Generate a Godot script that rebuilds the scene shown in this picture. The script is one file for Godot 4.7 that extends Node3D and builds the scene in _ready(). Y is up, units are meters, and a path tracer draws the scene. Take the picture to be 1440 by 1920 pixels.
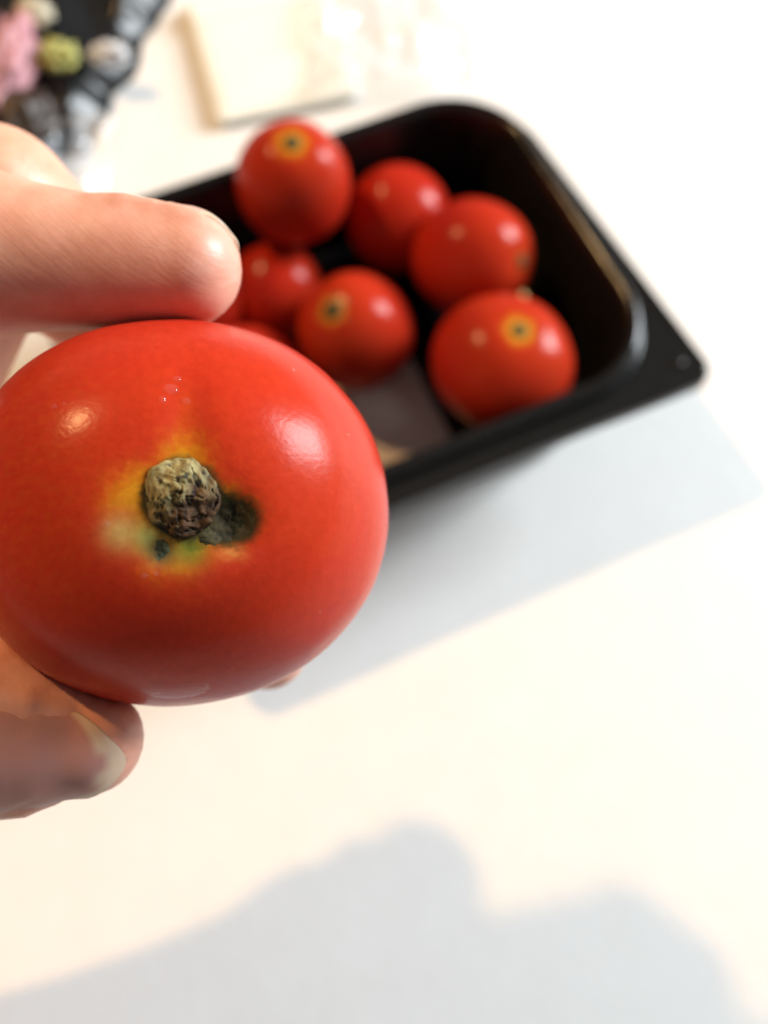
extends Node3D
# A close-up: a hand holds a cherry tomato above a white table; a black tray of tomatoes behind.
# Lengths in the builders are centimetres, scaled by CM to metres.

const CM := 0.01
var rng := RandomNumberGenerator.new()
var noise_a := FastNoiseLite.new()
var noise_b := FastNoiseLite.new()
var noise_c := FastNoiseLite.new()


func _ready() -> void:
	rng.seed = 7
	setup_noise()
	setup_camera()
	setup_light()
	make_materials()
	build_table()
	build_tray()
	build_tray_tomatoes()
	build_background()
	build_held_tomato()
	build_hand()


func setup_noise() -> void:
	var k := 0
	for n in [noise_a, noise_b, noise_c]:
		n.noise_type = FastNoiseLite.TYPE_SIMPLEX_SMOOTH
		n.seed = 11 + k
		n.fractal_octaves = 4
		n.frequency = 1.0
		k += 1


func setup_camera() -> void:
	var cam := Camera3D.new()
	cam.name = "camera"
	cam.near = 0.005
	cam.far = 20.0
	cam.keep_aspect = Camera3D.KEEP_HEIGHT
	var at := CameraAttributesPhysical.new()
	at.frustum_focal_length = 20.625
	at.exposure_aperture = 13.7
	at.frustum_focus_distance = 0.059
	at.frustum_near = 0.005
	at.frustum_far = 20.0
	cam.attributes = at
	cam.position = Vector3(0, 20, 0) * CM
	cam.rotation_degrees = Vector3(-68, 0, 0)
	add_child(cam)
	cam.fov = 60.4
	cam.current = true


func setup_light() -> void:
	var e := Environment.new()
	e.background_mode = Environment.BG_COLOR
	e.background_color = Color(0.17, 0.178, 0.182).linear_to_srgb()   # the unlit rest of the room
	e.tonemap_mode = Environment.TONE_MAPPER_LINEAR
	e.tonemap_exposure = 1.0
	e.sdfgi_enabled = true
	e.ssao_enabled = true
	e.ssil_enabled = true
	var we := WorldEnvironment.new()
	we.name = "environment"
	we.environment = e
	add_child(we)
	# the warm ceiling spot that casts the blue shadows
	var lamp := OmniLight3D.new()
	lamp.name = "warm_ceiling_lamp"
	lamp.position = Vector3(-0.41, 0.70, -0.36)
	lamp.light_color = Color(1.0, 0.60, 0.25).linear_to_srgb()
	lamp.light_energy = 0.44
	lamp.light_size = 0.016
	lamp.omni_range = 5.0
	lamp.omni_attenuation = 2.0
	lamp.shadow_enabled = true
	add_child(lamp)
	# daylight from a window to the right
	var win := AreaLight3D.new()
	win.name = "window_daylight"
	win.area_size = Vector2(0.42, 0.58)
	win.light_color = Color(0.90, 0.965, 1.0).linear_to_srgb()
	win.light_energy = 3.6
	win.shadow_enabled = true
	win.position = Vector3(1.05, 0.52, -0.62)
	add_child(win)
	win.look_at_from_position(win.position, Vector3(0.0, 0.08, -0.08), Vector3.UP)


# ---------------------------------------------------------------- materials
var m_tomato: StandardMaterial3D
var m_tray_tomato: StandardMaterial3D
var m_scar: StandardMaterial3D
var m_water: StandardMaterial3D
var m_bead: StandardMaterial3D
var m_plastic: StandardMaterial3D
var m_skin: StandardMaterial3D
var m_nail: StandardMaterial3D
var m_table: StandardMaterial3D
var m_pad: StandardMaterial3D
var m_film: StandardMaterial3D
var m_bag: StandardMaterial3D
var m_packet: StandardMaterial3D
var m_food: StandardMaterial3D


func noise_tex(freq: float, octaves: int, lo: Color, hi: Color, sd: int, size := 512) -> NoiseTexture2D:
	var n := FastNoiseLite.new()
	n.noise_type = FastNoiseLite.TYPE_SIMPLEX_SMOOTH
	n.frequency = freq
	n.fractal_octaves = octaves
	n.seed = sd
	var t := NoiseTexture2D.new()
	t.width = size
	t.height = size
	t.seamless = true
	t.noise = n
	var g := Gradient.new()
	g.set_color(0, lo)
	g.set_color(1, hi)
	t.color_ramp = g
	return t


func mat(called: String, c: Color, rough: float, spec := 0.5) -> StandardMaterial3D:
	var m := StandardMaterial3D.new()
	m.resource_name = called
	m.albedo_color = c.linear_to_srgb()
	m.roughness = rough
	m.metallic_specular = spec
	return m


func make_materials() -> void:
	m_tomato = mat("tomato_skin", Color(1, 1, 1), 0.29, 0.24)
	m_tomato.vertex_color_use_as_albedo = true
	m_tomato.uv1_triplanar = true
	m_tomato.uv1_scale = Vector3(70, 70, 70)
	m_tomato.albedo_texture = noise_tex(0.03, 5, Color(0.91, 0.87, 0.86), Color(1, 1, 1), 3)
	m_tomato.heightmap_enabled = true
	m_tomato.heightmap_texture = noise_tex(0.05, 4, Color(0, 0, 0), Color(1, 1, 1), 4)
	m_tomato.heightmap_scale = 0.0012
	m_tomato.roughness_texture = noise_tex(0.008, 3, Color(0.75, 0.75, 0.75), Color(1, 1, 1), 5)
	m_tomato.subsurf_scatter_enabled = true
	m_tomato.subsurf_scatter_strength = 0.07

	m_tray_tomato = m_tomato.duplicate()
	m_tray_tomato.resource_name = "tray_tomato_skin"
	m_tray_tomato.albedo_color = Color(0.88, 0.88, 0.88).linear_to_srgb()
	m_tray_tomato.roughness = 0.24
	m_tray_tomato.metallic_specular = 0.22

	m_scar = mat("stem_scar", Color(1, 1, 1), 0.75, 0.35)
	m_scar.vertex_color_use_as_albedo = true
	m_scar.uv1_triplanar = true
	m_scar.uv1_scale = Vector3(70, 70, 70)
	m_scar.albedo_texture = noise_tex(0.02, 5, Color(0.80, 0.78, 0.76), Color(1, 1, 1), 8)
	m_scar.heightmap_enabled = true
	m_scar.heightmap_texture = noise_tex(0.02, 5, Color(0, 0, 0), Color(1, 1, 1), 9)
	m_scar.heightmap_scale = 0.007

	m_water = mat("water", Color(1, 1, 1, 0.0), 0.02)
	m_water.albedo_color = Color(1, 1, 1, 0.02)
	m_water.metallic_specular = 0.3
	m_water.transparency = BaseMaterial3D.TRANSPARENCY_ALPHA

	m_bead = mat("water_bead", Color(0.30, 0.06, 0.02), 0.12, 0.6)
	m_plastic = mat("black_plastic", Color(0.010, 0.0095, 0.009), 0.25, 0.4)
	m_plastic.uv1_triplanar = true
	m_plastic.uv1_scale = Vector3(30, 30, 30)
	m_plastic.roughness_texture = noise_tex(0.01, 3, Color(0.7, 0.7, 0.7), Color(1, 1, 1), 12)
	m_plastic.heightmap_enabled = true
	m_plastic.heightmap_texture = noise_tex(0.006, 2, Color(0, 0, 0), Color(1, 1, 1), 13)
	m_plastic.heightmap_scale = 0.018

	m_skin = mat("skin", Color(1, 1, 1), 0.44, 0.42)
	m_skin.vertex_color_use_as_albedo = true
	m_skin.heightmap_enabled = true
	m_skin.heightmap_texture = skin_relief()
	m_skin.albedo_texture = noise_tex(0.03, 5, Color(0.92, 0.86, 0.83), Color(1, 1, 1), 33)
	m_skin.heightmap_scale = 0.0023
	m_skin.clearcoat_enabled = true
	m_skin.clearcoat = 0.15
	m_skin.clearcoat_roughness = 0.3
	m_skin.texture_repeat = true
	m_skin.subsurf_scatter_enabled = true
	m_skin.subsurf_scatter_strength = 0.06

	m_nail = mat("nail", Color(1, 1, 1), 0.30, 0.35)
	m_nail.vertex_color_use_as_albedo = true
	m_nail.subsurf_scatter_enabled = true
	m_nail.subsurf_scatter_strength = 0.08

	m_table = mat("white_table", Color(0.84, 0.83, 0.81), 0.6, 0.4)
	m_table.uv1_triplanar = true
	m_table.uv1_scale = Vector3(9, 9, 9)
	m_table.albedo_texture = noise_tex(0.012, 4, Color(0.985, 0.983, 0.98), Color(1, 1, 1), 21)
	m_table.heightmap_enabled = true
	m_table.heightmap_texture = noise_tex(0.05, 4, Color(0, 0, 0), Color(1, 1, 1), 22)
	m_table.heightmap_scale = 0.0035

	m_pad = mat("pad_paper", Color(0.62, 0.55, 0.51), 0.8, 0.3)
	m_film = mat("clear_film", Color(0.9, 0.92, 0.95), 0.12, 0.5)
	m_film.albedo_color = Color(0.95, 0.96, 0.98, 0.25)
	m_film.transparency = BaseMaterial3D.TRANSPARENCY_ALPHA
	m_film.cull_mode = BaseMaterial3D.CULL_DISABLED
	m_bag = mat("dark_bag", Color(0.010, 0.010, 0.011), 0.28, 0.4)
	m_bag.cull_mode = BaseMaterial3D.CULL_DISABLED
	m_packet = mat("cream_paper", Color(0.88, 0.88, 0.80), 0.6, 0.4)
	m_food = mat("lumpy_surface", Color(1, 1, 1), 0.5, 0.5)
	m_food.vertex_color_use_as_albedo = true


func skin_relief() -> ImageTexture:
	# 5 cm of skin: slanting fine creases and pores
	var n1 := FastNoiseLite.new()
	n1.noise_type = FastNoiseLite.TYPE_SIMPLEX_SMOOTH
	n1.frequency = 1.0
	n1.seed = 31
	n1.fractal_octaves = 2
	var s := 768
	var im := Image.create(s, s, false, Image.FORMAT_L8)
	var ca := cos(0.62)
	var sa := sin(0.62)
	for y in s:
		for x in s:
			var u := x * 5.0 / s
			var v := y * 5.0 / s
			var a := u * ca + v * sa
			var b := -u * sa + v * ca
			var h := n1.get_noise_2d(a * 1.6, b * 14.0)          # long creases
			var ridge := 1.0 - absf(h) * 2.2
			var p := n1.get_noise_2d(u * 22.0, v * 22.0 + 40.0)   # pores
			var w := n1.get_noise_2d(u * 1.5 + 30.0, v * 1.5)
			h = 0.5 + 0.5 * sin((v * 0.9 + u * 0.35 + 0.22 * w) * 125.0)
			p += 1.8 * h * (1.0 - ss(0.5, 1.9, u))
			im.set_pixel(x, y, Color.from_hsv(0, 0, clampf(0.45 + 0.42 * ridge * ridge * signf(ridge) * 0.8 + 0.14 * p, 0, 1)))
	return ImageTexture.create_from_image(im)


# ---------------------------------------------------------------- helpers
func tag(o: Node, label: String, category: String, group := "", kind := "") -> void:
	if label:
		o.set_meta("label", label)
	if category:
		o.set_meta("category", category)
	if group:
		o.set_meta("group", group)
	if kind:
		o.set_meta("kind", kind)


func piece(called: String, mesh: Mesh, m: Material, parent: Node) -> MeshInstance3D:
	var o := MeshInstance3D.new()
	o.name = called
	o.mesh = mesh
	o.material_override = m
	parent.add_child(o, true)
	return o


func base(called: String, at := Vector3.ZERO) -> Node3D:
	var o := Node3D.new()
	o.name = called
	o.position = at
	add_child(o, true)
	return o


func array_mesh(v: PackedVector3Array, f: PackedInt32Array, c := PackedColorArray(), n := PackedVector3Array(), uv := PackedVector2Array()) -> ArrayMesh:
	# faces are given counter-clockwise seen from outside; Godot wants them clockwise
	var a := []
	a.resize(Mesh.ARRAY_MAX)
	if n.is_empty():
		n.resize(v.size())
		for i in range(0, f.size(), 3):
			var g := (v[f[i + 1]] - v[f[i]]).cross(v[f[i + 2]] - v[f[i]])
			n[f[i]] += g
			n[f[i + 1]] += g
			n[f[i + 2]] += g
		for i in n.size():
			n[i] = n[i].normalized()
	var r := PackedInt32Array()
	r.resize(f.size())
	for i in range(0, f.size(), 3):
		r[i] = f[i]
		r[i + 1] = f[i + 2]
		r[i + 2] = f[i + 1]
	a[Mesh.ARRAY_VERTEX] = v
	a[Mesh.ARRAY_NORMAL] = n
	a[Mesh.ARRAY_INDEX] = r
	if not c.is_empty():
		a[Mesh.ARRAY_COLOR] = c
	if not uv.is_empty():
		a[Mesh.ARRAY_TEX_UV] = uv
	var m := ArrayMesh.new()
	m.add_surface_from_arrays(Mesh.PRIMITIVE_TRIANGLES, a)
	return m


func bump(d: float, w: float) -> float:
	return exp(-d * d / (w * w))


func ss(a: float, b: float, x: float) -> float:
	return smoothstep(a, b, x)


# ---------------------------------------------------------------- table
func build_table() -> void:
	var b := BoxMesh.new()
	b.size = Vector3(1.5, 0.03, 1.3)
	var t := piece("tabletop", b, m_table, self)
	t.position = Vector3(0, -0.015, -0.2)
	tag(t, "white matt tabletop under everything, with soft blue grey shadows", "table", "", "structure")


# ---------------------------------------------------------------- tray
func ring(x0: float, x1: float, z0: float, z1: float, r: Array, y: float, n := 14, waist := 0.0, horn := 0.0, flute := 0.0) -> PackedVector3Array:
	# corners in the order far right, far left, near left, near right; counter-clockwise from above
	var out := PackedVector3Array()
	var cx := [x1 - r[0], x0 + r[1], x0 + r[2], x1 - r[3]]
	var cz := [z0 + r[0], z0 + r[1], z1 - r[2], z1 - r[3]]
	for k in 4:
		for i in n + 1:
			var a: float = (k + float(i) / n) * PI / 2
			var rk: float = r[k] + flute * sin(PI * 3.5 * i / n) ** 2
			out.append(Vector3(cx[k] + rk * cos(a) + (horn if k == 3 else 0.0), y, cz[k] - rk * sin(a)) * CM)
		if k == 2:
			for i in range(1, 16):
				var t := i / 16.0
				out.append(Vector3(lerpf(cx[2], cx[3] + horn, t), y, z1 - waist * ss(0.08, 0.3, t) * ss(0.94, 0.72, t)) * CM)
	return out


func sweep(rings: Array, cap_start: bool, cap_end: bool) -> ArrayMesh:
	var v := PackedVector3Array()
	var f := PackedInt32Array()
	var n: int = rings[0].size()
	for r in rings:
		v.append_array(r)
	for k in rings.size() - 1:
		for i in n:
			var j := (i + 1) % n
			var a := k * n + i
			var b := k * n + j
			f.append_array([a, b, a + n, b, b + n, a + n])
	for e in [[cap_start, 0], [cap_end, rings.size() - 1]]:
		if e[0]:
			var c := Vector3.ZERO
			for p in rings[e[1]]:
				c += p
			var ci := v.size()
			v.append(c / n)
			for i in n:
				var j := (i + 1) % n
				if e[1] == 0:
					f.append_array([ci, e[1] * n + j, e[1] * n + i])
				else:
					f.append_array([ci, e[1] * n + i, e[1] * n + j])
	return array_mesh(v, flip(f))


func flip(f: PackedInt32Array) -> PackedInt32Array:
	for i in range(0, f.size(), 3):
		var t := f[i + 1]
		f[i + 1] = f[i + 2]
		f[i + 2] = t
	return f


const TW := 6.25
const TD := 4.85


func opening(o: float, y: float, r := 1.75, flute := 0.0) -> PackedVector3Array:
	# the tray's mouth grown by o
	return ring(-TW + 0.75 - o, TW - 0.62 + o, -TD + 0.55 - o, TD - 0.95 + o, [r + o, r + o, r + o, r + o], y, 14, 0.0, 0.0, flute)


func outer(o: float, y: float) -> PackedVector3Array:
	return ring(-TW - o, TW + o, -TD - o, TD + o, [2.4 + o, 2.4 + o, 0.42 + o, 0.42 + o], y, 14, 0.05, 0.42)


func build_tray() -> void:
	var t := base("plastic_tray", Vector3(-0.855, 0, -11.587) * CM)
	t.rotation_degrees.y = 24.0
	tag(t, "black plastic food tray with rounded corners and a wide flat rim", "tray")
	var basin := [opening(-1.4, 0.13, 2.6), opening(-0.75, 0.14, 2.0), opening(-0.24, 0.2), opening(-0.14, 0.4, 1.75, -0.09), opening(-0.08, 2.7, 1.75, -0.09), opening(-0.05, 3.1), opening(0.0, 3.52), opening(0.03, 3.62), opening(0.09, 3.72)]
	var under := [opening(0.09, 3.38), opening(0.05, 3.3), opening(-0.06, 0.4), opening(-0.16, 0.14), opening(-0.75, 0.06, 2.0), opening(-1.4, 0.05, 2.6)]
	var body: ArrayMesh = sweep(basin, true, false)
	piece("basin", body, m_plastic, t)
	piece("basin_underside", sweep(under, false, true), m_plastic, t)
	var rim := [opening(0.09, 3.72), opening(0.15, 3.77), opening(0.25, 3.77), opening(0.33, 3.72), opening(0.37, 3.62), opening(0.38, 3.5), opening(0.40, 3.44), opening(0.44, 3.42), outer(-0.14, 3.47), outer(-0.05, 3.46), outer(-0.015, 3.44), outer(0.0, 3.40), outer(0.02, 3.16), outer(-0.01, 3.13), outer(-0.04, 3.14), outer(-0.06, 3.36), outer(-0.14, 3.40), opening(0.36, 3.36), opening(0.30, 3.5), opening(0.16, 3.65), opening(0.09, 3.38)]
	piece("rim", sweep(rim, false, false), m_plastic, t)
	# small moulded stud at the near right corner, another on the right wall
	for s in [[TW - 0.15, 3.46, TD - 0.62], [TW - 0.2, 3.46, -1.2]]:
		var sm := SphereMesh.new()
		sm.radius = 0.11 * CM
		sm.height = 0.09 * CM
		sm.radial_segments = 16
		sm.rings = 8
		var o := piece("stud", sm, m_plastic, t)
		o.position = Vector3(s[0], s[1], s[2]) * CM
	# the pad on the tray's floor
	var p := base("absorbent_pad", Vector3(-0.855, 0.15, -11.587) * CM)
	p.rotation_degrees.y = 24.0
	tag(p, "pale absorbent paper pad on the tray floor beneath the tomatoes", "pad")
	var rr := []
	for q in [[-0.35, 0.0], [-0.30, 0.06], [-0.38, 0.1], [-0.9, 0.12]]:
		rr.append(ring(-TW + 0.9 - q[0], 2.0 + q[0], -1.4 - q[0], TD - 0.9 + q[0], [1.2, 1.2, 1.2, 1.2], q[1]))
	piece("sheet", sweep_pad(rr), m_pad, p)


func sweep_pad(rr: Array) -> ArrayMesh:
	var back := rr.duplicate()
	back.reverse()
	return sweep(back, true, false)


# ---------------------------------------------------------------- tomatoes
class Shape:
	var a := Vector3(1.3, 1.4, 1.3)   # half sizes in cm, y along the stem
	var dimple := 0.12
	var width := 0.55
	var lobes := 0.012
	var sd := 0
	var groove := 0.0                 # a crease running from the stem
	var pits := []                    # [x, z, depth, width]
	var noise: FastNoiseLite

	func at(dir: Vector3) -> Vector3:
		var p := Vector3(dir.x * a.x, dir.y * a.y, dir.z * a.z)
		var phi := atan2(dir.z, dir.x)
		var rho := sqrt(p.x * p.x + p.z * p.z)
		var up := smoothstep(-0.2, 0.6, dir.y)
		var l := 1.0 + lobes * sin(4.0 * phi + sd) * up * smoothstep(0.0, 0.8, rho) + lobes * 0.7 * sin(2.0 * phi + sd * 1.7)
		l += 0.010 * noise.get_noise_3d(dir.x * 1.1 + sd * 3.1, dir.y * 1.1, dir.z * 1.1)
		p.x *= l
		p.z *= l
		if dir.y > 0.0:
			p.y -= dimple * exp(-rho * rho / (width * width))
			if groove > 0.0:
				p.y -= groove * exp(-((p.x - 0.03) / 0.15) ** 2) * exp(-((p.z + 0.5) / 0.42) ** 2)
			for q in pits:
				var dx: float = p.x - q[0]
				var dz: float = p.z - q[1]
				p.y -= q[2] * exp(-(dx * dx + dz * dz) / (q[3] * q[3]))
		else:
			p.y -= 0.05 * exp(-rho * rho / 0.1)
		return p


func tomato_mesh(s: Shape, rings: int, segs: int, near: float, paint: Callable) -> ArrayMesh:
	# more rings round the stem: the polar angle grows slowly at first
	var v := PackedVector3Array()
	var c := PackedColorArray()
	var f := PackedInt32Array()
	v.append(s.at(Vector3.UP) * CM)
	c.append(paint.call(s.at(Vector3.UP), Vector3.UP))
	for i in range(1, rings):
		var t := float(i) / rings
		var th := PI * (near * t + (1.0 - near) * t * t * (3.0 - 2.0 * t) * (0.35 + 0.65 * t))
		for j in segs:
			var ph := TAU * j / segs
			var d := Vector3(sin(th) * cos(ph), cos(th), sin(th) * sin(ph))
			var p := s.at(d)
			v.append(p * CM)
			c.append(paint.call(p, d))
	v.append(s.at(Vector3.DOWN) * CM)
	c.append(paint.call(s.at(Vector3.DOWN), Vector3.DOWN))
	var last := v.size() - 1
	for j in segs:
		var k := (j + 1) % segs
		f.append_array([0, 1 + k, 1 + j])
		for i in rings - 2:
			var a := 1 + i * segs
			f.append_array([a + j, a + k, a + segs + j, a + k, a + segs + k, a + segs + j])
		var b := 1 + (rings - 2) * segs
		f.append_array([b + j, b + k, last])
	return array_mesh(v, f, c)


func basis_from_axis(y: Vector3, right: Vector3) -> Basis:
	y = y.normalized()
	var x := (right - y * right.dot(y)).normalized()
	return Basis(x, y, x.cross(y))


const RED := Color(0.48, 0.025, 0.015)
const ORANGE := Color(0.60, 0.16, 0.010)
const YELLOW := Color(0.72, 0.38, 0.04)


func skin_tone(d: Vector3, sd: float) -> Color:
	var n := noise_a.get_noise_3d(d.x * 0.9 + sd, d.y * 0.9, d.z * 0.9)
	var c := RED.lerp(Color(0.53, 0.040, 0.013), clampf(0.5 + n, 0, 1) * 0.6)
	var up := ss(0.1, 1.0, d.y)
	return c.lerp(Color(0.56, 0.050, 0.016), 0.55 * up)


func paint_small(p: Vector3, d: Vector3, halo: float, green: float, sd: float) -> Color:
	var c := skin_tone(d, sd)
	if d.y > 0.0:
		var rho := Vector2(p.x, p.z).length()
		var ph := atan2(p.z, p.x)
		rho *= 1.0 + 0.06 * sin(5.0 * ph + sd) + 0.15 * noise_b.get_noise_2d(p.x * 3.0 + sd, p.z * 3.0)
		c = c.lerp(ORANGE, 0.85 * (1.0 - ss(halo * 0.62, halo * 1.12, rho)))
		c = c.lerp(YELLOW, 0.9 * (1.0 - ss(halo * 0.35, halo * 0.85, rho)))
		c = c.lerp(Color(0.06, 0.06, 0.012), 1.0 - ss(green * 0.6, green * 1.3, rho))
	return c


func scar_mesh(r: float, h: float, sd: float, dark: Color, pale: Color) -> ArrayMesh:
	# a rough little plug of dried stem
	var v := PackedVector3Array()
	var c := PackedColorArray()
	var f := PackedInt32Array()
	var rings := 14
	var segs := 26
	for i in rings + 1:
		var t := float(i) / rings
		var th := t * PI * 0.62
		for j in segs:
			var ph := TAU * j / segs
			var d := Vector3(sin(th) * cos(ph), cos(th), sin(th) * sin(ph))
			var k := 1.0 + 0.22 * noise_a.get_noise_3d(d.x * 1.7 + sd, d.y * 1.7, d.z * 1.7)
			v.append(Vector3(d.x * r * k, d.y * h * k, d.z * r * k) * CM)
			var n := clampf(0.5 + 0.9 * noise_b.get_noise_3d(d.x * 1.6 + sd, d.y * 1.6, d.z * 1.6), 0, 1)
			c.append(dark.lerp(pale, n))
	for i in rings:
		for j in segs:
			var k := (j + 1) % segs
			var a := i * segs
			f.append_array([a + j, a + k, a + segs + j, a + k, a + segs + k, a + segs + j])
	return array_mesh(v, f, c)


func build_tray_tomatoes() -> void:
	# where, stem axis, half sizes, halo, scar, label
	var list := [
		[Vector3(-2.08, 4.1, -14.54), Vector3(0.079, 0.99, 0.116), Vector3(1.30, 1.52, 1.30), 0.44, 0.17, "tallest tomato in the tray, standing against the far edge with a yellow ringed stem scar"],
		[Vector3(0.36, 2.3, -15.05), Vector3(0.32, -0.947, 0.1), Vector3(1.33, 1.33, 1.31), 0.4, 0.14, "plain round tomato at the far wall of the tray, right of the tallest tomato"],
		[Vector3(2.11, 2.7, -13.56), Vector3(0.76, 0.48, 0.44), Vector3(1.40, 1.48, 1.40), 0.22, 0.15, "round tomato whose green stem scar points to the right wall of the tray"],
		[Vector3(2.65, 2.95, -10.5), Vector3(0.149, 0.989, 0.015), Vector3(1.62, 1.42, 1.55), 0.44, 0.16, "broad tomato in the near right corner of the tray with yellow ring round its stem"],
		[Vector3(-0.66, 2.2, -11.79), Vector3(-0.321, 0.921, 0.223), Vector3(1.33, 1.6, 1.38), 0.42, 0.2, "egg shaped tomato in the middle of the tray with a greenish scar and lamp glints"],
		[Vector3(-2.7, 1.7, -13.3), Vector3(0.113, -0.97, 0.215), Vector3(1.2, 1.2, 1.2), 0.4, 0.14, "small tomato low in the tray below the tallest tomato, beside the forefinger tip"],
		[Vector3(-4.45, 1.9, -13.05), Vector3(-0.457, -0.852, 0.257), Vector3(1.3, 1.3, 1.3), 0.4, 0.14, "dark red tomato mostly hidden behind the forefinger tip"],
		[Vector3(-3.25, 1.7, -10.65), Vector3(0.108, -0.887, 0.448), Vector3(1.42, 1.4, 1.42), 0.4, 0.14, "tomato whose top just shows above the right shoulder of the held tomato"],
	]
	var k := 0
	for t in list:
		var s := Shape.new()
		s.a = t[2]
		s.sd = k * 2 + 1
		s.noise = noise_c
		s.dimple = 0.10
		s.width = 0.42
		var o := base("tomato", t[0] * CM)
		o.basis = basis_from_axis(t[1], Vector3(1, 0, 0.1 * k))
		tag(o, t[5], "tomato", "red cherry tomatoes in the black tray")
		var halo: float = t[3]
		var scar: float = t[4]
		var sd := k * 7.3
		piece("flesh", tomato_mesh(s, 56, 72, 0.35, func(p, d): return paint_small(p, d, halo, scar, sd)), m_tray_tomato, o)
		var sc := piece("stem_scar", scar_mesh(scar, 0.07, sd, Color(0.03, 0.028, 0.010), Color(0.13, 0.12, 0.04)), m_scar, o)
		sc.position = s.at(Vector3.UP) * CM
		if k == 4:
			for w in [[0.02, -0.02], [0.30, -0.36], [0.42, 0.16], [-0.1, -0.34]]:
				var bead := SphereMesh.new()
				bead.radius = 0.045 * CM
				bead.height = 0.06 * CM
				var drop := piece("water_drop", bead, m_bead, o)
				drop.position = (s.at(Vector3(w[0], 1.5, w[1]).normalized()) + Vector3(0, 0.055 if absf(w[0]) < 0.05 else 0.0, 0)) * CM
		k += 1


var held: Shape
const HELD_AT := Vector3(-1.61, 13.51, -2.62)
var held_basis: Basis


func paint_held(p: Vector3, d: Vector3) -> Color:
	var c := skin_tone(d, 3.7)
	if d.y < 0.15:
		return c
	var x := p.x
	var z := p.z
	var rho := Vector2(x, z).length()
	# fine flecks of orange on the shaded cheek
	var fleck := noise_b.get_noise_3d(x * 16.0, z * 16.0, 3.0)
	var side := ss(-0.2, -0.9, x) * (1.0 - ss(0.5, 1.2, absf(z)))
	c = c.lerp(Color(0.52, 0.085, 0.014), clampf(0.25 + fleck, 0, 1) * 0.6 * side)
	# halo with a ragged, four-cornered edge
	var ph := atan2(z, x)
	var edge := 0.40 + 0.07 * sin(4.0 * ph + 0.9) + 0.05 * sin(3.0 * ph - 0.4)
	edge += 0.10 * bump(absf(wrapf(ph - 1.85, -PI, PI)), 0.5)         # towards the lower left it runs out further
	edge -= 0.09 * bump(absf(wrapf(ph + 1.4, -PI, PI)), 0.5)
	edge -= 0.05 * bump(absf(wrapf(ph + 0.6, -PI, PI)), 0.5)
	var n := 0.05 * noise_b.get_noise_2d(x * 6.0, z * 6.0) + 0.03 * noise_a.get_noise_2d(x * 18.0, z * 18.0)
	c = c.lerp(Color(0.58, 0.11, 0.010), 0.85 * (1.0 - ss(edge - 0.12, edge + 0.16, rho + n)))
	c = c.lerp(Color(0.62, 0.27, 0.016), 0.97 * (1.0 - ss(edge - 0.2, edge + 0.05, rho + n * 1.3)))
	# faint streak upward from the stem
	c = c.lerp(Color(0.56, 0.08, 0.014), 0.45 * bump(x - 0.03, 0.06) * ss(-0.25, -0.4, z) * (1.0 - ss(-0.55, -0.8, -absf(z) - 0.0)))
	# pale scar tissue, greens and the dark hollow
	c = c.lerp(Color(0.58, 0.42, 0.14), 0.85 * bump(Vector2(x + 0.37, z - 0.23).length(), 0.11))
	c = c.lerp(Color(0.34, 0.36, 0.10), 0.9 * bump(Vector2(x + 0.20, z - 0.25).length(), 0.10))
	c = c.lerp(Color(0.20, 0.22, 0.03), 0.95 * bump(Vector2(x - 0.06, z - 0.33).length(), 0.13))
	c = c.lerp(Color(0.045, 0.06, 0.04), 0.95 * bump(Vector2(x + 0.12, z - 0.35).length(), 0.10))
	c = c.lerp(Color(0.035, 0.032, 0.012), 0.98 * (1.0 - ss(0.14, 0.235, Vector2((x - 0.31) * 0.95, z - 0.15).length() + n * 0.6)))
	c = c.lerp(Color(0.58, 0.24, 0.06), 0.9 * bump(Vector2((x - 0.33) * 0.5, z - 0.36).length(), 0.045) * clampf(0.7 + 2.0 * n * 10.0, 0.3, 1))
	c = c.lerp(Color(0.06, 0.055, 0.02), 1.0 - ss(0.22, 0.29, Vector2(x, z).length() + 0.5 * n - 0.05 * bump(absf(wrapf(ph - 0.7, -PI, PI)), 0.9)))
	return c


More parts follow.
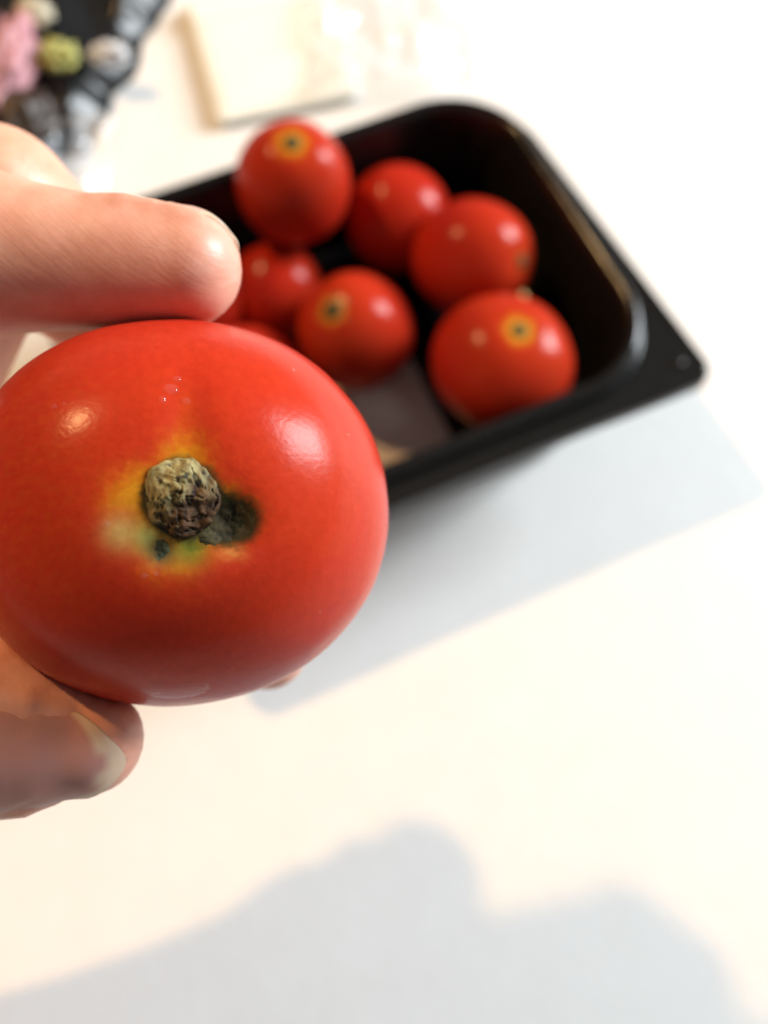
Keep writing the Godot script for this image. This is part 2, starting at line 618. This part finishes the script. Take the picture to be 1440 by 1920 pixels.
func build_held_tomato() -> void:
	held = Shape.new()
	held.a = Vector3(1.645, 1.58, 1.515)
	held.noise = noise_c
	held.sd = 5
	held.lobes = 0.010
	held.groove = 0.05
	held.dimple = 0.09
	held.width = 0.6
	held.pits = [[0.31, 0.15, 0.10, 0.17], [-0.12, 0.36, 0.035, 0.1], [0.05, 0.33, 0.03, 0.12], [0.0, 0.0, 0.05, 0.34]]
	held_basis = basis_from_axis(Vector3(0.222, 0.926, 0.302), Vector3.RIGHT)
	var o := base("held_tomato", HELD_AT * CM)
	o.basis = held_basis
	tag(o, "large wet red tomato held between thumb and forefinger, brown stem stub facing forward", "tomato")
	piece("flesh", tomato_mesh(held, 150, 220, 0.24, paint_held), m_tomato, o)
	# the dried stem stub
	var stub := piece("stem_stub", stub_mesh(), m_scar, o)
	stub.position = (held.at(Vector3.UP) + Vector3(0, -0.03, 0)) * CM
	# withered calyx remnants beside the stub
	for q in [[0.31, 0.14, 0.165, 0.155, 0.035, Color(0.022, 0.016, 0.006), Color(0.062, 0.046, 0.014)], [0.19, 0.26, 0.09, 0.07, 0.03, Color(0.03, 0.024, 0.009), Color(0.085, 0.065, 0.02)], [-0.12, 0.34, 0.06, 0.09, 0.03, Color(0.035, 0.042, 0.026), Color(0.085, 0.10, 0.05)]]:
		piece("calyx_remnant", remnant_mesh(q[0], q[1], q[2], q[3], q[4], q[5], q[6]), m_scar, o)
	# water on the skin
	for q in [[-0.02, 1.32, 0.24, 0.13, 0.035], [-0.08, -0.72, 0.05, 0.045, 0.016], [0.02, -0.64, 0.03, 0.03, 0.014], [-0.13, -0.64, 0.026, 0.03, 0.013], [-0.04, -0.80, 0.03, 0.026, 0.012],
			[-0.80, -0.58, 0.02, 0.02, 0.012], [-0.74, -0.60, 0.014, 0.014, 0.009], [-0.45, 0.18, 0.03, 0.026, 0.014], [-0.22, 0.50, 0.02, 0.02, 0.01], [-0.15, 0.49, 0.018, 0.018, 0.01],
			[0.75, -0.95, 0.02, 0.018, 0.009], [1.15, -0.5, 0.018, 0.018, 0.009], [0.95, 0.75, 0.016, 0.016, 0.008]]:
		piece("water_drop", drop_mesh(q[0], q[1], q[2], q[3], q[4]), m_water, o)


func dir_at(x: float, z: float) -> Vector3:
	var dx := x / held.a.x
	var dz := z / held.a.z
	return Vector3(dx, sqrt(maxf(0.0, 1.0 - dx * dx - dz * dz)), dz)


func surface_at(x: float, z: float) -> Vector3:
	return held.at(dir_at(x, z)) * CM


func drop_mesh(x: float, z: float, rx: float, rz: float, h: float) -> ArrayMesh:
	var d0 := dir_at(x, z)
	var tx := (Vector3.RIGHT - d0 * d0.x).normalized()
	var tz := tx.cross(d0)
	var v := PackedVector3Array()
	var f := PackedInt32Array()
	var rings := 10
	var segs := 48
	for side in 1:
		for i in rings + 1:
			var t := float(i) / rings
			for j in segs:
				var ph := TAU * j / segs
				var w := t * (1.0 + 0.14 * noise_a.get_noise_2d(cos(ph) + x * 9.0, sin(ph) + z * 9.0))
				var d := (d0 + tx * (w * rx * cos(ph) / 1.6) + tz * (w * rz * sin(ph) / 1.55)).normalized()
				var p := held.at(d)
				var lift := h * sqrt(maxf(0.0, 1.0 - t * t)) - 0.001
				v.append((p + d * lift) * CM)
	for i in rings:
		for j in segs:
			var k := (j + 1) % segs
			var a := i * segs
			f.append_array([a + j, a + k, a + segs + j, a + k, a + segs + k, a + segs + j])
	return array_mesh(v, f)


func remnant_mesh(x: float, z: float, rx: float, rz: float, h: float, dark: Color, pale: Color) -> ArrayMesh:
	# a shrivelled scrap lying on the skin with a ragged edge
	var v := PackedVector3Array()
	var c := PackedColorArray()
	var f := PackedInt32Array()
	var rings := 16
	var segs := 48
	for i in rings + 1:
		var t := float(i) / rings
		for j in segs:
			var ph := TAU * j / segs
			var w := t * (1.0 + 0.22 * noise_a.get_noise_2d(cos(ph) * 1.0 + x * 9.0, sin(ph) * 1.0 + z * 9.0) + 0.05 * noise_b.get_noise_2d(cos(ph) * 5.0, sin(ph) * 5.0 + x))
			var px := x + w * rx * cos(ph)
			var pz := z + w * rz * sin(ph)
			var n := noise_b.get_noise_2d(px * 9.0, pz * 9.0)
			var p := held.at(dir_at(px, pz))
			p.y += 0.5 * h * (1.0 - t * t) * (0.7 + 0.9 * n) - 0.004
			v.append(p * CM)
			c.append(dark.lerp(pale, clampf(0.45 + 1.3 * n + 0.8 * noise_c.get_noise_2d(px * 30.0, pz * 30.0), 0, 1)))
	for i in rings:
		for j in segs:
			var k := (j + 1) % segs
			var a := i * segs
			f.append_array([a + j, a + k, a + segs + j, a + k, a + segs + k, a + segs + j])
	return array_mesh(v, f, c)


func stub_mesh() -> ArrayMesh:
	var v := PackedVector3Array()
	var c := PackedColorArray()
	var f := PackedInt32Array()
	var rings := 44
	var segs := 90
	for i in rings + 1:
		var t := float(i) / rings
		# a blunt knob: a domed face, a rounded rim, then sides going down
		for j in segs:
			var ph := TAU * j / segs
			var r: float
			var y: float
			if t < 0.7:
				r = t / 0.7 * 0.205
				y = 0.145 - 0.065 * (r / 0.205) ** 2
			elif t < 0.85:
				var q := (t - 0.7) / 0.15 * PI / 2
				r = 0.205 + 0.035 * sin(q)
				y = 0.08 - 0.05 * (1.0 - cos(q))
			else:
				r = 0.24 - 0.03 * (t - 0.85) / 0.15
				y = 0.03 - 0.15 * (t - 0.85) / 0.15
			var x := r * cos(ph)
			var z := r * sin(ph) * 1.08
			var n := noise_a.get_noise_3d(x * 5.0, z * 5.0, 1.0)
			var n2 := noise_b.get_noise_3d(x * 12.0, z * 12.0, y * 12.0)
			var n3 := noise_c.get_noise_3d(x * 26.0, z * 14.0, y * 20.0)
			var k := 1.0 + 0.09 * noise_a.get_noise_2d(cos(ph) * 0.9 + 5.0, sin(ph) * 0.9) + 0.05 * n + 0.03 * n2
			var crack := ss(0.10, 0.0, absf(noise_c.get_noise_2d(x * 4.5 + 2.0, z * 6.0))) * ss(-0.08, 0.1, x * 0.6 + z * 0.8 + 0.3 * n)
			v.append(Vector3(x * k, y - 0.022 * crack + (0.06 * n + 0.013 * n2 + 0.007 * n3) * (1.0 - 0.4 * t), z * k) * CM)
			# greyish green corky upper left, torn brown below
			var g := clampf(0.36 - 5.0 * (x * 0.6 + z * 0.8) + 0.9 * n + 0.3 * n2, 0, 1)
			var col := Color(0.035, 0.017, 0.008).lerp(Color(0.125, 0.062, 0.026), clampf(0.45 + 1.1 * n2 + 0.8 * n3, 0, 1))
			col = col.lerp(Color(0.42, 0.37, 0.17).lerp(Color(0.21, 0.155, 0.06), clampf(0.4 + 1.4 * n3 + n2, 0, 1)), g)
			col = col.lerp(Color(0.02, 0.012, 0.007), 0.85 * crack)
			if n2 < -0.28:
				col = col.lerp(Color(0.018, 0.012, 0.008), clampf((-0.28 - n2) * 7.0, 0, 0.9))
			col = col.lerp(Color(0.02, 0.018, 0.01), ss(0.8, 0.95, t))
			c.append(col)
	for i in rings:
		for j in segs:
			var k := (j + 1) % segs
			var a := i * segs
			f.append_array([a + j, a + k, a + segs + j, a + k, a + segs + k, a + segs + j])
	return array_mesh(v, f, c)


# ---------------------------------------------------------------- hand
var joints := {
	"i_tip": [Vector3(-1.59, 14.23, -4.40), 0.43], "i_dip": [Vector3(-3.43, 14.33, -4.51), 0.66], "i_pip": [Vector3(-5.77, 14.43, -5.17), 0.78], "i_mcp": [Vector3(-7.70, 11.99, -2.59), 0.92],
	"i_bed": [Vector3(-2.01, 14.22, -4.49), 0.43], "i_end": [Vector3(-1.58, 14.26, -4.45), 0.33],
	"m_tip": [Vector3(-1.13, 11.62, -1.96), 0.39], "m_dip": [Vector3(-1.93, 12.06, -4.64), 0.50], "m_pip": [Vector3(-3.68, 13.37, -5.76), 0.71], "m_mcp": [Vector3(-6.35, 10.60, -3.20), 0.95],
	"r_tip": [Vector3(-5.83, 9.45, -3.40), 0.46], "r_dip": [Vector3(-5.03, 10.30, -4.69), 0.60], "r_pip": [Vector3(-5.62, 10.90, -5.50), 0.78], "r_mcp": [Vector3(-6.15, 8.50, -3.15), 0.90],
	"p_tip": [Vector3(-6.30, 7.70, -2.30), 0.40], "p_dip": [Vector3(-5.60, 8.20, -3.20), 0.48], "p_pip": [Vector3(-5.60, 9.10, -4.50), 0.56], "p_mcp": [Vector3(-6.30, 7.00, -1.50), 0.80],
	"t_tip": [Vector3(-2.25, 13.14, -0.90), 0.41], "t_mid": [Vector3(-2.92, 13.18, -1.00), 0.61], "t_ip": [Vector3(-4.75, 12.97, -1.28), 0.85], "t_mcp": [Vector3(-7.20, 11.79, -0.51), 1.00],
	"t_cmc": [Vector3(-9.60, 9.11, 1.32), 1.35], "wrist": [Vector3(-11.50, 6.18, 2.18), 2.00], "arm": [Vector3(-16.0, 4.6, 7.2), 2.4],
}
var bones := [
	["i_tip", "i_dip", 0], ["i_end", "i_bed", 0], ["i_dip", "i_pip", 0], ["i_pip", "i_mcp", 0], ["m_tip", "m_dip", 1], ["m_dip", "m_pip", 1], ["m_pip", "m_mcp", 1],
	["r_tip", "r_dip", 2], ["r_dip", "r_pip", 2], ["r_pip", "r_mcp", 2], ["p_tip", "p_dip", 3], ["p_dip", "p_pip", 3], ["p_pip", "p_mcp", 3],
	["t_tip", "t_mid", 4], ["t_mid", "t_ip", 4], ["t_ip", "t_mcp", 4], ["t_mcp", "t_cmc", 5],
	["t_cmc", "wrist", 5], ["i_mcp", "wrist", 5], ["m_mcp", "wrist", 5], ["r_mcp", "wrist", 5], ["p_mcp", "wrist", 5], ["i_mcp", "t_cmc", 5], ["i_mcp", "p_mcp", 5], ["wrist", "arm", 5],
]
var bone_a := PackedVector3Array()
var bone_d := PackedVector3Array()
var bone_l := PackedFloat32Array()
var bone_ra := PackedFloat32Array()
var bone_rb := PackedFloat32Array()
var bone_c := PackedInt32Array()
var held_inverse: Basis
var thumb_bone := 0
const FAR := 1000.0


func bone_distance(k: int, p: Vector3) -> float:
	var q := p - bone_a[k]
	var d := bone_d[k]
	var t := clampf(q.dot(d) / bone_l[k], 0.0, 1.0)
	return (q - d * t).length() - lerpf(bone_ra[k], bone_rb[k], t)


func smin(a: float, b: float, k: float) -> float:
	var h := maxf(k - absf(a - b), 0.0) / k
	return minf(a, b) - h * h * k * 0.25


func hand_distance(p: Vector3, active: PackedInt32Array) -> float:
	var c := PackedFloat32Array([FAR, FAR, FAR, FAR, FAR, FAR, FAR])
	for k in active:
		var d := bone_distance(k, p)
		var g := bone_c[k]
		c[g] = smin(c[g], d, 0.25 if g < 5 else (0.9 if g == 5 else 0.05))
	var palm := c[5]
	var r := palm
	for g in 5:
		if c[g] < FAR:
			r = minf(r, smin(c[g], palm, 0.8))
	if c[6] < FAR:
		r = smin(r, c[6], 0.10)
	# soft flesh gives way to the tomato it presses
	if p.x > -4.5:
		var q := held_inverse * (p - HELD_AT)
		var k0 := Vector3(q.x / 1.645, q.y / 1.58, q.z / 1.515).length()
		var k1 := Vector3(q.x / 2.706, q.y / 2.496, q.z / 2.295).length()
		var dt := k0 * (k0 - 1.0) / maxf(k1, 1e-4)
		r = -smin(-r, dt + 0.012, 0.06)
	return r


func near_bones(p: Vector3, reach: float) -> PackedInt32Array:
	var out := PackedInt32Array()
	for k in bone_a.size():
		if bone_distance(k, p) < reach:
			out.append(k)
	return out


func hand_gradient(p: Vector3, act: PackedInt32Array) -> Vector3:
	var e := 0.012
	var a := hand_distance(p + Vector3(e, -e, -e), act)
	var b := hand_distance(p + Vector3(-e, -e, e), act)
	var c := hand_distance(p + Vector3(-e, e, -e), act)
	var d := hand_distance(p + Vector3(e, e, e), act)
	return Vector3(a - b - c + d, -a - b + c + d, -a + b - c + d).normalized()


func build_hand() -> void:
	held_inverse = held_basis.inverse()
	for b in bones:
		var a: Vector3 = joints[b[0]][0]
		var z: Vector3 = joints[b[1]][0]
		bone_a.append(a)
		bone_d.append(z - a)
		bone_l.append((z - a).length_squared())
		bone_ra.append(joints[b[0]][1])
		bone_rb.append(joints[b[1]][1])
		bone_c.append(b[2])
		if b[0] == "t_tip":
			thumb_bone = bone_c.size() - 1
	add_nail_folds()
	var cell := 0.1
	var n := 8
	var block := cell * n
	var lo := Vector3(-18.6, 1.8, -7.4)
	var hi := Vector3(0.0, 15.8, 9.8)
	var nb := Vector3i(((hi - lo) / block).ceil())
	var v := PackedVector3Array()
	var acts := []
	var f := PackedInt32Array()
	var lookup := {}
	var m := n + 2
	var reach := block * 0.8661 + 1.35
	for bz in nb.z:
		for by in nb.y:
			for bx in nb.x:
				var o := lo + Vector3(bx, by, bz) * block
				var mid := o + Vector3.ONE * block * 0.5
				var act := near_bones(mid, reach)
				if act.is_empty() or absf(hand_distance(mid, act)) > block * 0.95 + 0.25:
					continue
				# samples at -1 .. n so that each block makes the quads of its own edges
				var s := PackedFloat32Array()
				s.resize(m * m * m)
				var i := 0
				for z in m:
					for y in m:
						for x in m:
							s[i] = hand_distance(o + Vector3(x - 1, y - 1, z - 1) * cell, act)
							i += 1
				var here := {}
				for z in m - 1:
					for y in m - 1:
						for x in m - 1:
							i = (z * m + y) * m + x
							var s0 := s[i]
							var same := true
							var neg := s0 < 0.0
							for q in [i + 1, i + m, i + m + 1, i + m * m, i + m * m + 1, i + m * m + m, i + m * m + m + 1]:
								if (s[q] < 0.0) != neg:
									same = false
									break
							if same:
								continue
							var key := Vector3i(bx * n + x - 1, by * n + y - 1, bz * n + z - 1)
							if not lookup.has(key):
								lookup[key] = v.size()
								v.append(lo + (Vector3(key) + Vector3.ONE * 0.5) * cell)
								acts.append(act)
							here[i] = lookup[key]
				for i2 in here:
					var x: int = i2 % m
					var y: int = (i2 / m) % m
					var z: int = i2 / (m * m)
					if x == 0 or y == 0 or z == 0:
						continue
					var neg := s[i2] < 0.0
					for ax in [[1, m, m * m], [m, m * m, 1], [m * m, 1, m]]:
						if (s[i2 + ax[0]] < 0.0) == neg:
							continue
						var a: int = here[i2]
						var b: int = here[i2 - ax[1]]
						var c: int = here[i2 - ax[1] - ax[2]]
						var d: int = here[i2 - ax[2]]
						if neg:
							f.append_array([a, b, c, a, c, d])
						else:
							f.append_array([a, c, b, a, d, c])
	var normals := PackedVector3Array()
	normals.resize(v.size())
	for i in v.size():
		var p := v[i]
		var g := hand_gradient(p, acts[i])
		p -= g * hand_distance(p, acts[i])
		g = hand_gradient(p, acts[i])
		p -= g * hand_distance(p, acts[i])
		v[i] = p
		normals[i] = hand_gradient(p, acts[i])
	# colour and skin coordinates
	var col := PackedColorArray()
	var uv := PackedVector2Array()
	var origin := Vector3(-5, 12, -3)
	var fingers := [["i_tip", "i_dip", "i_pip", "i_mcp"], ["m_tip", "m_dip", "m_pip", "m_mcp"], ["r_tip", "r_dip", "r_pip", "r_mcp"], ["p_tip", "p_dip", "p_pip", "p_mcp"], ["t_tip", "t_mid", "t_ip", "t_mcp"]]
	for i in v.size():
		var p := v[i]
		var best := FAR
		var bk := 0
		for k in acts[i]:
			var d := bone_distance(k, p)
			if d < best:
				best = d
				bk = k
		var chain: int = bone_c[bk]
		var along := 0.0
		var angle := 0.0
		if chain == 6:
			chain = 0 if p.distance_to(joints["i_tip"][0]) < p.distance_to(joints["t_tip"][0]) else 4
			bk = 0 if chain == 0 else thumb_bone
		if chain < 5:
			var tip: Vector3 = joints[fingers[chain][0]][0]
			var axis: Vector3 = (joints[fingers[chain][2]][0] - tip).normalized()
			along = (p - tip).dot(axis)
			var q := p - bone_a[bk] - bone_d[bk] * ((p - bone_a[bk]).dot(bone_d[bk]) / bone_l[bk])
			var front := (Vector3(0, 0.927, 0.375) - axis * axis.dot(Vector3(0, 0.927, 0.375))).normalized()
			angle = atan2(q.dot(axis.cross(front)), q.dot(front))
			uv.append(Vector2(0.2 + along / 5.0, 0.5 + angle * 0.5 / 5.0 + chain * 0.17))
		else:
			uv.append(Vector2(p.x / 5.0, (p.y + p.z) / 5.0))
		col.append(skin_color(p, along if chain < 5 else 9.0, chain))
		v[i] = (p - origin) * CM
	var hand := base("hand", origin * CM)
	tag(hand, "bare hand reaching in from the left, pinching the large tomato between thumb and forefinger", "hand")
	piece("skin", array_mesh(v, f, col, normals, uv), m_skin, hand)
	# nails: tip, axis towards the tip, dorsal direction, start, length, half angle
	var all := PackedInt32Array(range(bone_a.size()))
	for q in nails:
		piece("fingernail", nail_mesh(q, origin, all), m_nail, hand)


func skin_color(p: Vector3, along: float, chain: int) -> Color:
	var n := noise_a.get_noise_3d(p.x * 0.8, p.y * 0.8, p.z * 0.8)
	var n2 := noise_b.get_noise_3d(p.x * 4.0, p.y * 4.0, p.z * 4.0)
	var c := Color(0.76, 0.45, 0.31)
	c = c.lerp(Color(0.76, 0.37, 0.28), 0.8 * (1.0 - ss(0.2, 2.4, along)))
	c = c.lerp(Color(0.70, 0.32, 0.22), clampf(0.25 + 0.7 * n + 0.4 * n2, 0, 0.6))
	return c


# tip, joint behind it, dorsal direction, start, length, half angle, turn, bed colour
var nails := [
	["i_tip", "i_dip", Vector3(0.0, 0.0, -1.0), 0.66, 1.06, 0.90, 0.0, Color(0.70, 0.38, 0.30), 0.0],
	["t_tip", "t_mid", Vector3(0.05, 0.768, 0.634), 1.35, 1.71, 0.80, -0.04, Color(0.50, 0.225, 0.185), 0.28],
]


func add_nail_folds() -> void:
	# the skin stands up a little along both sides of each nail and behind it
	var all := PackedInt32Array(range(bone_a.size()))
	for q in nails:
		var tip: Vector3 = joints[q[0]][0]
		var axis: Vector3 = (tip - joints[q[1]][0]).normalized()
		var given: Vector3 = q[2]
		var dorsal := (given - axis * axis.dot(given)).normalized()
		var side := axis.cross(dorsal)
		var back: float = q[3]
		var len: float = q[4]
		var fold := 0.055 if q[0] == "i_tip" else 0.075
		for w in [-1.0, 1.0]:
			var line := []
			for s in [0.0, 0.2, 0.4, 0.58, 0.70]:
				var a: float = w * (float(q[5]) + 0.09) + float(q[6])
				var dir := dorsal * cos(a) + side * sin(a)
				var from: Vector3 = tip - axis * (back - s * len)
				var d := 1.6
				for k in 24:
					d -= hand_distance(from + dir * d, all) * 0.8
				line.append(from + dir * (d - (fold - 0.030 if s > 0.1 and s < 0.65 else fold + 0.005)))
			for i in line.size() - 1:
				bone_a.append(line[i])
				bone_d.append(line[i + 1] - line[i])
				bone_l.append((line[i + 1] - line[i]).length_squared())
				bone_ra.append(fold)
				bone_rb.append(fold)
				bone_c.append(6)


func nail_mesh(q: Array, origin: Vector3, all: PackedInt32Array) -> ArrayMesh:
	var tip: Vector3 = joints[q[0]][0]
	var axis: Vector3 = (tip - joints[q[1]][0]).normalized()
	var given: Vector3 = q[2]
	var dorsal := (given - axis * axis.dot(given)).normalized()
	var side := axis.cross(dorsal)
	var back: float = q[3]
	var start := tip - axis * back
	var len: float = q[4]
	var half: float = q[5]
	var turned: float = q[6]
	var nu := 26
	var nv := 26
	var flesh := PackedInt32Array()
	for k in all:
		if bone_c[k] != 6:
			flesh.append(k)
	var reach_of := func(s: float, a: float) -> float:
		var dir := dorsal * cos(a) + side * sin(a)
		var d := 1.6
		for k in 20:
			d -= hand_distance(start + axis * (s * len) + dir * d, flesh) * 0.85
		return d
	var knee := 0.80 * back / len
	var v := PackedVector3Array()
	var c := PackedColorArray()
	var f := PackedInt32Array()
	for layer in 2:
		for i in nu + 1:
			for j in nv + 1:
				var w := 2.0 * j / nv - 1.0
				var a := w * half * (1.0 + float(q[8]) * ss(0.3, 1.0, float(i) / nu)) + turned
				var reach := 1.0 - 0.10 * w * w - 0.14 * w * w * w * w
				var first := 0.10 * w * w
				var s := first + (reach - first) * i / nu
				var r: float
				if s <= knee:
					r = reach_of.call(s, a)
				else:
					var r1: float = reach_of.call(knee, a)
					r = r1 + (r1 - float(reach_of.call(knee - 0.12, a))) * (s - knee) / 0.12
					r = maxf(r - 0.25 * (s - knee), float(reach_of.call(s, a)) + 0.012)
				r += 0.012 * minf(s * 6.0, 1.0) - 0.03 * (1.0 - ss(0.0, 0.12, s)) - 0.03 * ss(0.82, 1.0, absf(w)) * (1.0 - ss(0.7, 0.9, s))
				if layer == 1:
					r -= 0.035
				v.append((start + axis * (s * len) + (dorsal * cos(a) + side * sin(a)) * r - origin) * CM)
				var edge := ss(0.915, 0.94, s + 0.13 * w * w + 0.10 * w * w * w * w + 0.01 * sin(9.0 * w))
				var bed: Color = q[7]
				var pink := bed.lerp(bed * 1.12, bump(s, 0.12))
				c.append(pink.lerp((bed * 1.05).lerp(Color(0.66, 0.50, 0.34), 0.75), edge))
	var row := nv + 1
	var layer_size := row * (nu + 1)
	for i in nu:
		for j in nv:
			var a := i * row + j
			f.append_array([a, a + 1, a + row, a + 1, a + row + 1, a + row])
			var b := a + layer_size
			f.append_array([b, b + row, b + 1, b + 1, b + row, b + row + 1])
	for i in nu:
		for e in [[i * row, (i + 1) * row], [(i + 1) * row + nv, i * row + nv]]:
			f.append_array([e[0], e[1], e[0] + layer_size, e[1], e[1] + layer_size, e[0] + layer_size])
	for j in nv:
		var a := nu * row + j
		f.append_array([a, a + 1, a + layer_size, a + 1, a + 1 + layer_size, a + layer_size])
	return array_mesh(v, f, c)


# ---------------------------------------------------------------- background
func build_background() -> void:
	build_packet()
	build_bag()


func build_packet() -> void:
	# corners on the table: far left (-5.84, -25.06), near left (-5.16, -20.41), near right (-1.3, -22.0)
	var o := base("cream_packet", Vector3(-3.45, 0, -23.3) * CM)
	o.rotation_degrees.y = 15.0
	tag(o, "pale cream rectangular packet lying flat behind the black tray", "packet")
	var r := [0.25, 0.25, 0.25, 0.25]
	var rr := [ring(-2.1, 2.1, -2.6, 2.4, r, 0.05), ring(-2.2, 2.2, -2.7, 2.5, r, 0.15), ring(-2.2, 2.2, -2.7, 2.5, r, 0.25), ring(-2.1, 2.1, -2.6, 2.4, r, 0.33), ring(-1.7, 1.7, -2.2, 2.0, r, 0.36)]
	rr.reverse()
	piece("wrapper", sweep(rr, true, true), m_packet, o)
	var fl := BoxMesh.new()
	fl.size = Vector3(4.2, 0.06, 0.9) * CM
	var fo := piece("folded_flap", fl, m_packet, o)
	fo.position = Vector3(0, 0.38, -2.0) * CM
	fo.rotation_degrees.x = 3.0


func sheet(nu: int, nv: int, fn: Callable) -> ArrayMesh:
	var v := PackedVector3Array()
	var f := PackedInt32Array()
	for j in nv + 1:
		for i in nu + 1:
			v.append(fn.call(float(i) / nu, float(j) / nv) * CM)
	var row := nu + 1
	for j in nv:
		for i in nu:
			var a := j * row + i
			f.append_array([a, a + 1, a + row, a + 1, a + row + 1, a + row])
	return array_mesh(v, flip(f))


func lump(r: Vector3, rough: float, sd: float, c0: Color, c1: Color, fine := 2.0) -> ArrayMesh:
	var v := PackedVector3Array()
	var c := PackedColorArray()
	var f := PackedInt32Array()
	var rings := 26
	var segs := 36
	for i in rings + 1:
		var th := PI * i / rings
		for j in segs:
			var ph := TAU * j / segs
			var d := Vector3(sin(th) * cos(ph), cos(th), sin(th) * sin(ph))
			var n := noise_a.get_noise_3d(d.x * fine * 0.5 + sd, d.y * fine * 0.5, d.z * fine * 0.5)
			var k := 1.0 + rough * n
			v.append(Vector3(d.x * r.x, d.y * r.y, d.z * r.z) * k * CM)
			c.append(c0.lerp(c1, clampf(0.5 + 1.2 * n, 0, 1)))
	for i in rings:
		for j in segs:
			var k := (j + 1) % segs
			var a := i * segs
			f.append_array([a + j, a + k, a + segs + j, a + k, a + segs + k, a + segs + j])
	return array_mesh(v, f, c)


func bag_height(x: float, z: float) -> float:
	var h := 0.8 + 0.7 * noise_a.get_noise_2d(x * 0.10, z * 0.10)
	h += 0.5 * (0.5 - absf(noise_b.get_noise_2d((x - z * 0.4) * 0.16 + 4.0, (z + x * 0.4) * 0.05)) * 1.8)
	return maxf(h, 0.15)


func build_bag() -> void:
	var o := base("dark_bag", Vector3(-9.5, 0, -23) * CM)
	tag(o, "crumpled black plastic bag in the blurred top left corner, behind the hand", "bag")
	var fn := func(u: float, w: float) -> Vector3:
		# right edge runs from the back to the front, wavering
		var z := lerpf(-30.0, -19.3, w)
		var edge := lerpf(-5.6, -8.7, w) + 0.35 * noise_c.get_noise_1d(z * 0.5)
		var x := edge - u * 8.5
		var lift := ss(0.0, 0.12, u) * ss(1.0, 0.88, w)
		return Vector3(x + 9.5, 0.04 + lift * bag_height(x, z), z + 23.0)
	piece("plastic", sheet(90, 90, fn), m_bag, o)
	# things lying on it
	var things := [
		["pink_piece", "curled pink piece lying on the black bag at the left edge", Vector3(-10.65, 1.5, -21.4), Vector3(0.62, 0.6, 1.75), 0.55, Color(0.40, 0.17, 0.19), Color(0.52, 0.25, 0.27), 3.6],
		["beige_piece", "small beige lump on the black bag beyond the pink piece", Vector3(-10.3, 1.5, -23.3), Vector3(0.55, 0.4, 0.5), 0.3, Color(0.42, 0.37, 0.26), Color(0.52, 0.46, 0.34), 2.5],
		["yellow_green_piece", "ragged yellow green leaf scrap on the black bag", Vector3(-9.35, 1.5, -21.6), Vector3(0.48, 0.3, 0.42), 0.9, Color(0.30, 0.30, 0.06), Color(0.50, 0.49, 0.16), 4.0],
		["brown_piece", "dark brown lump at the near side of the black bag", Vector3(-10.0, 1.2, -19.6), Vector3(0.8, 0.6, 0.9), 0.4, Color(0.018, 0.010, 0.007), Color(0.05, 0.028, 0.018), 2.5],
		["white_scrap", "crumpled bright white scrap on the black bag beside the yellow green scrap", Vector3(-8.0, 1.2, -22.0), Vector3(0.5, 0.25, 0.32), 0.9, Color(0.5, 0.5, 0.51), Color(0.8, 0.8, 0.82), 4.5],
	]
	for t in things:
		var l := piece(t[0], lump(t[3], t[4], t[2].x, t[5], t[6], t[7]), m_food, self)
		l.position = t[2] * CM
		tag(l, t[1], "scrap")
	# clear film
	var a := func(u: float, w: float) -> Vector3:
		var x := lerpf(-7.7, -9.9, u)
		var z := lerpf(-20.3, -17.6, w) - 0.5 * u
		return Vector3(x + 8.5, 0.25 + 0.5 * absf(noise_a.get_noise_2d(x * 0.5, z * 0.3)) + 0.35 * sin(u * 7.0 + w * 2.0) ** 2 * ss(0.0, 0.3, u), z + 20.0)
	var fa := piece("clear_film", sheet(50, 60, a), m_film, self)
	fa.position = Vector3(-8.5, 0, -20) * CM
	tag(fa, "crumpled sheet of clear plastic film in front of the black bag", "plastic film")
	var b := func(u: float, w: float) -> Vector3:
		var x := lerpf(-2.3, 2.6, u)
		var z := lerpf(-28.0, -21.3, w) - 0.4 * u
		return Vector3(x, 0.6 + 0.5 * noise_a.get_noise_2d(x * 0.5 + 9.0, z * 0.4) + 0.3 * absf(noise_b.get_noise_2d(x * 0.7, z * 0.7)), z + 24.0)
	var fb := piece("clear_film", sheet(50, 60, b), m_film, self)
	fb.position = Vector3(0, 0, -24) * CM
	tag(fb, "crumpled clear wrapper lying over the right side of the cream packet", "plastic film")
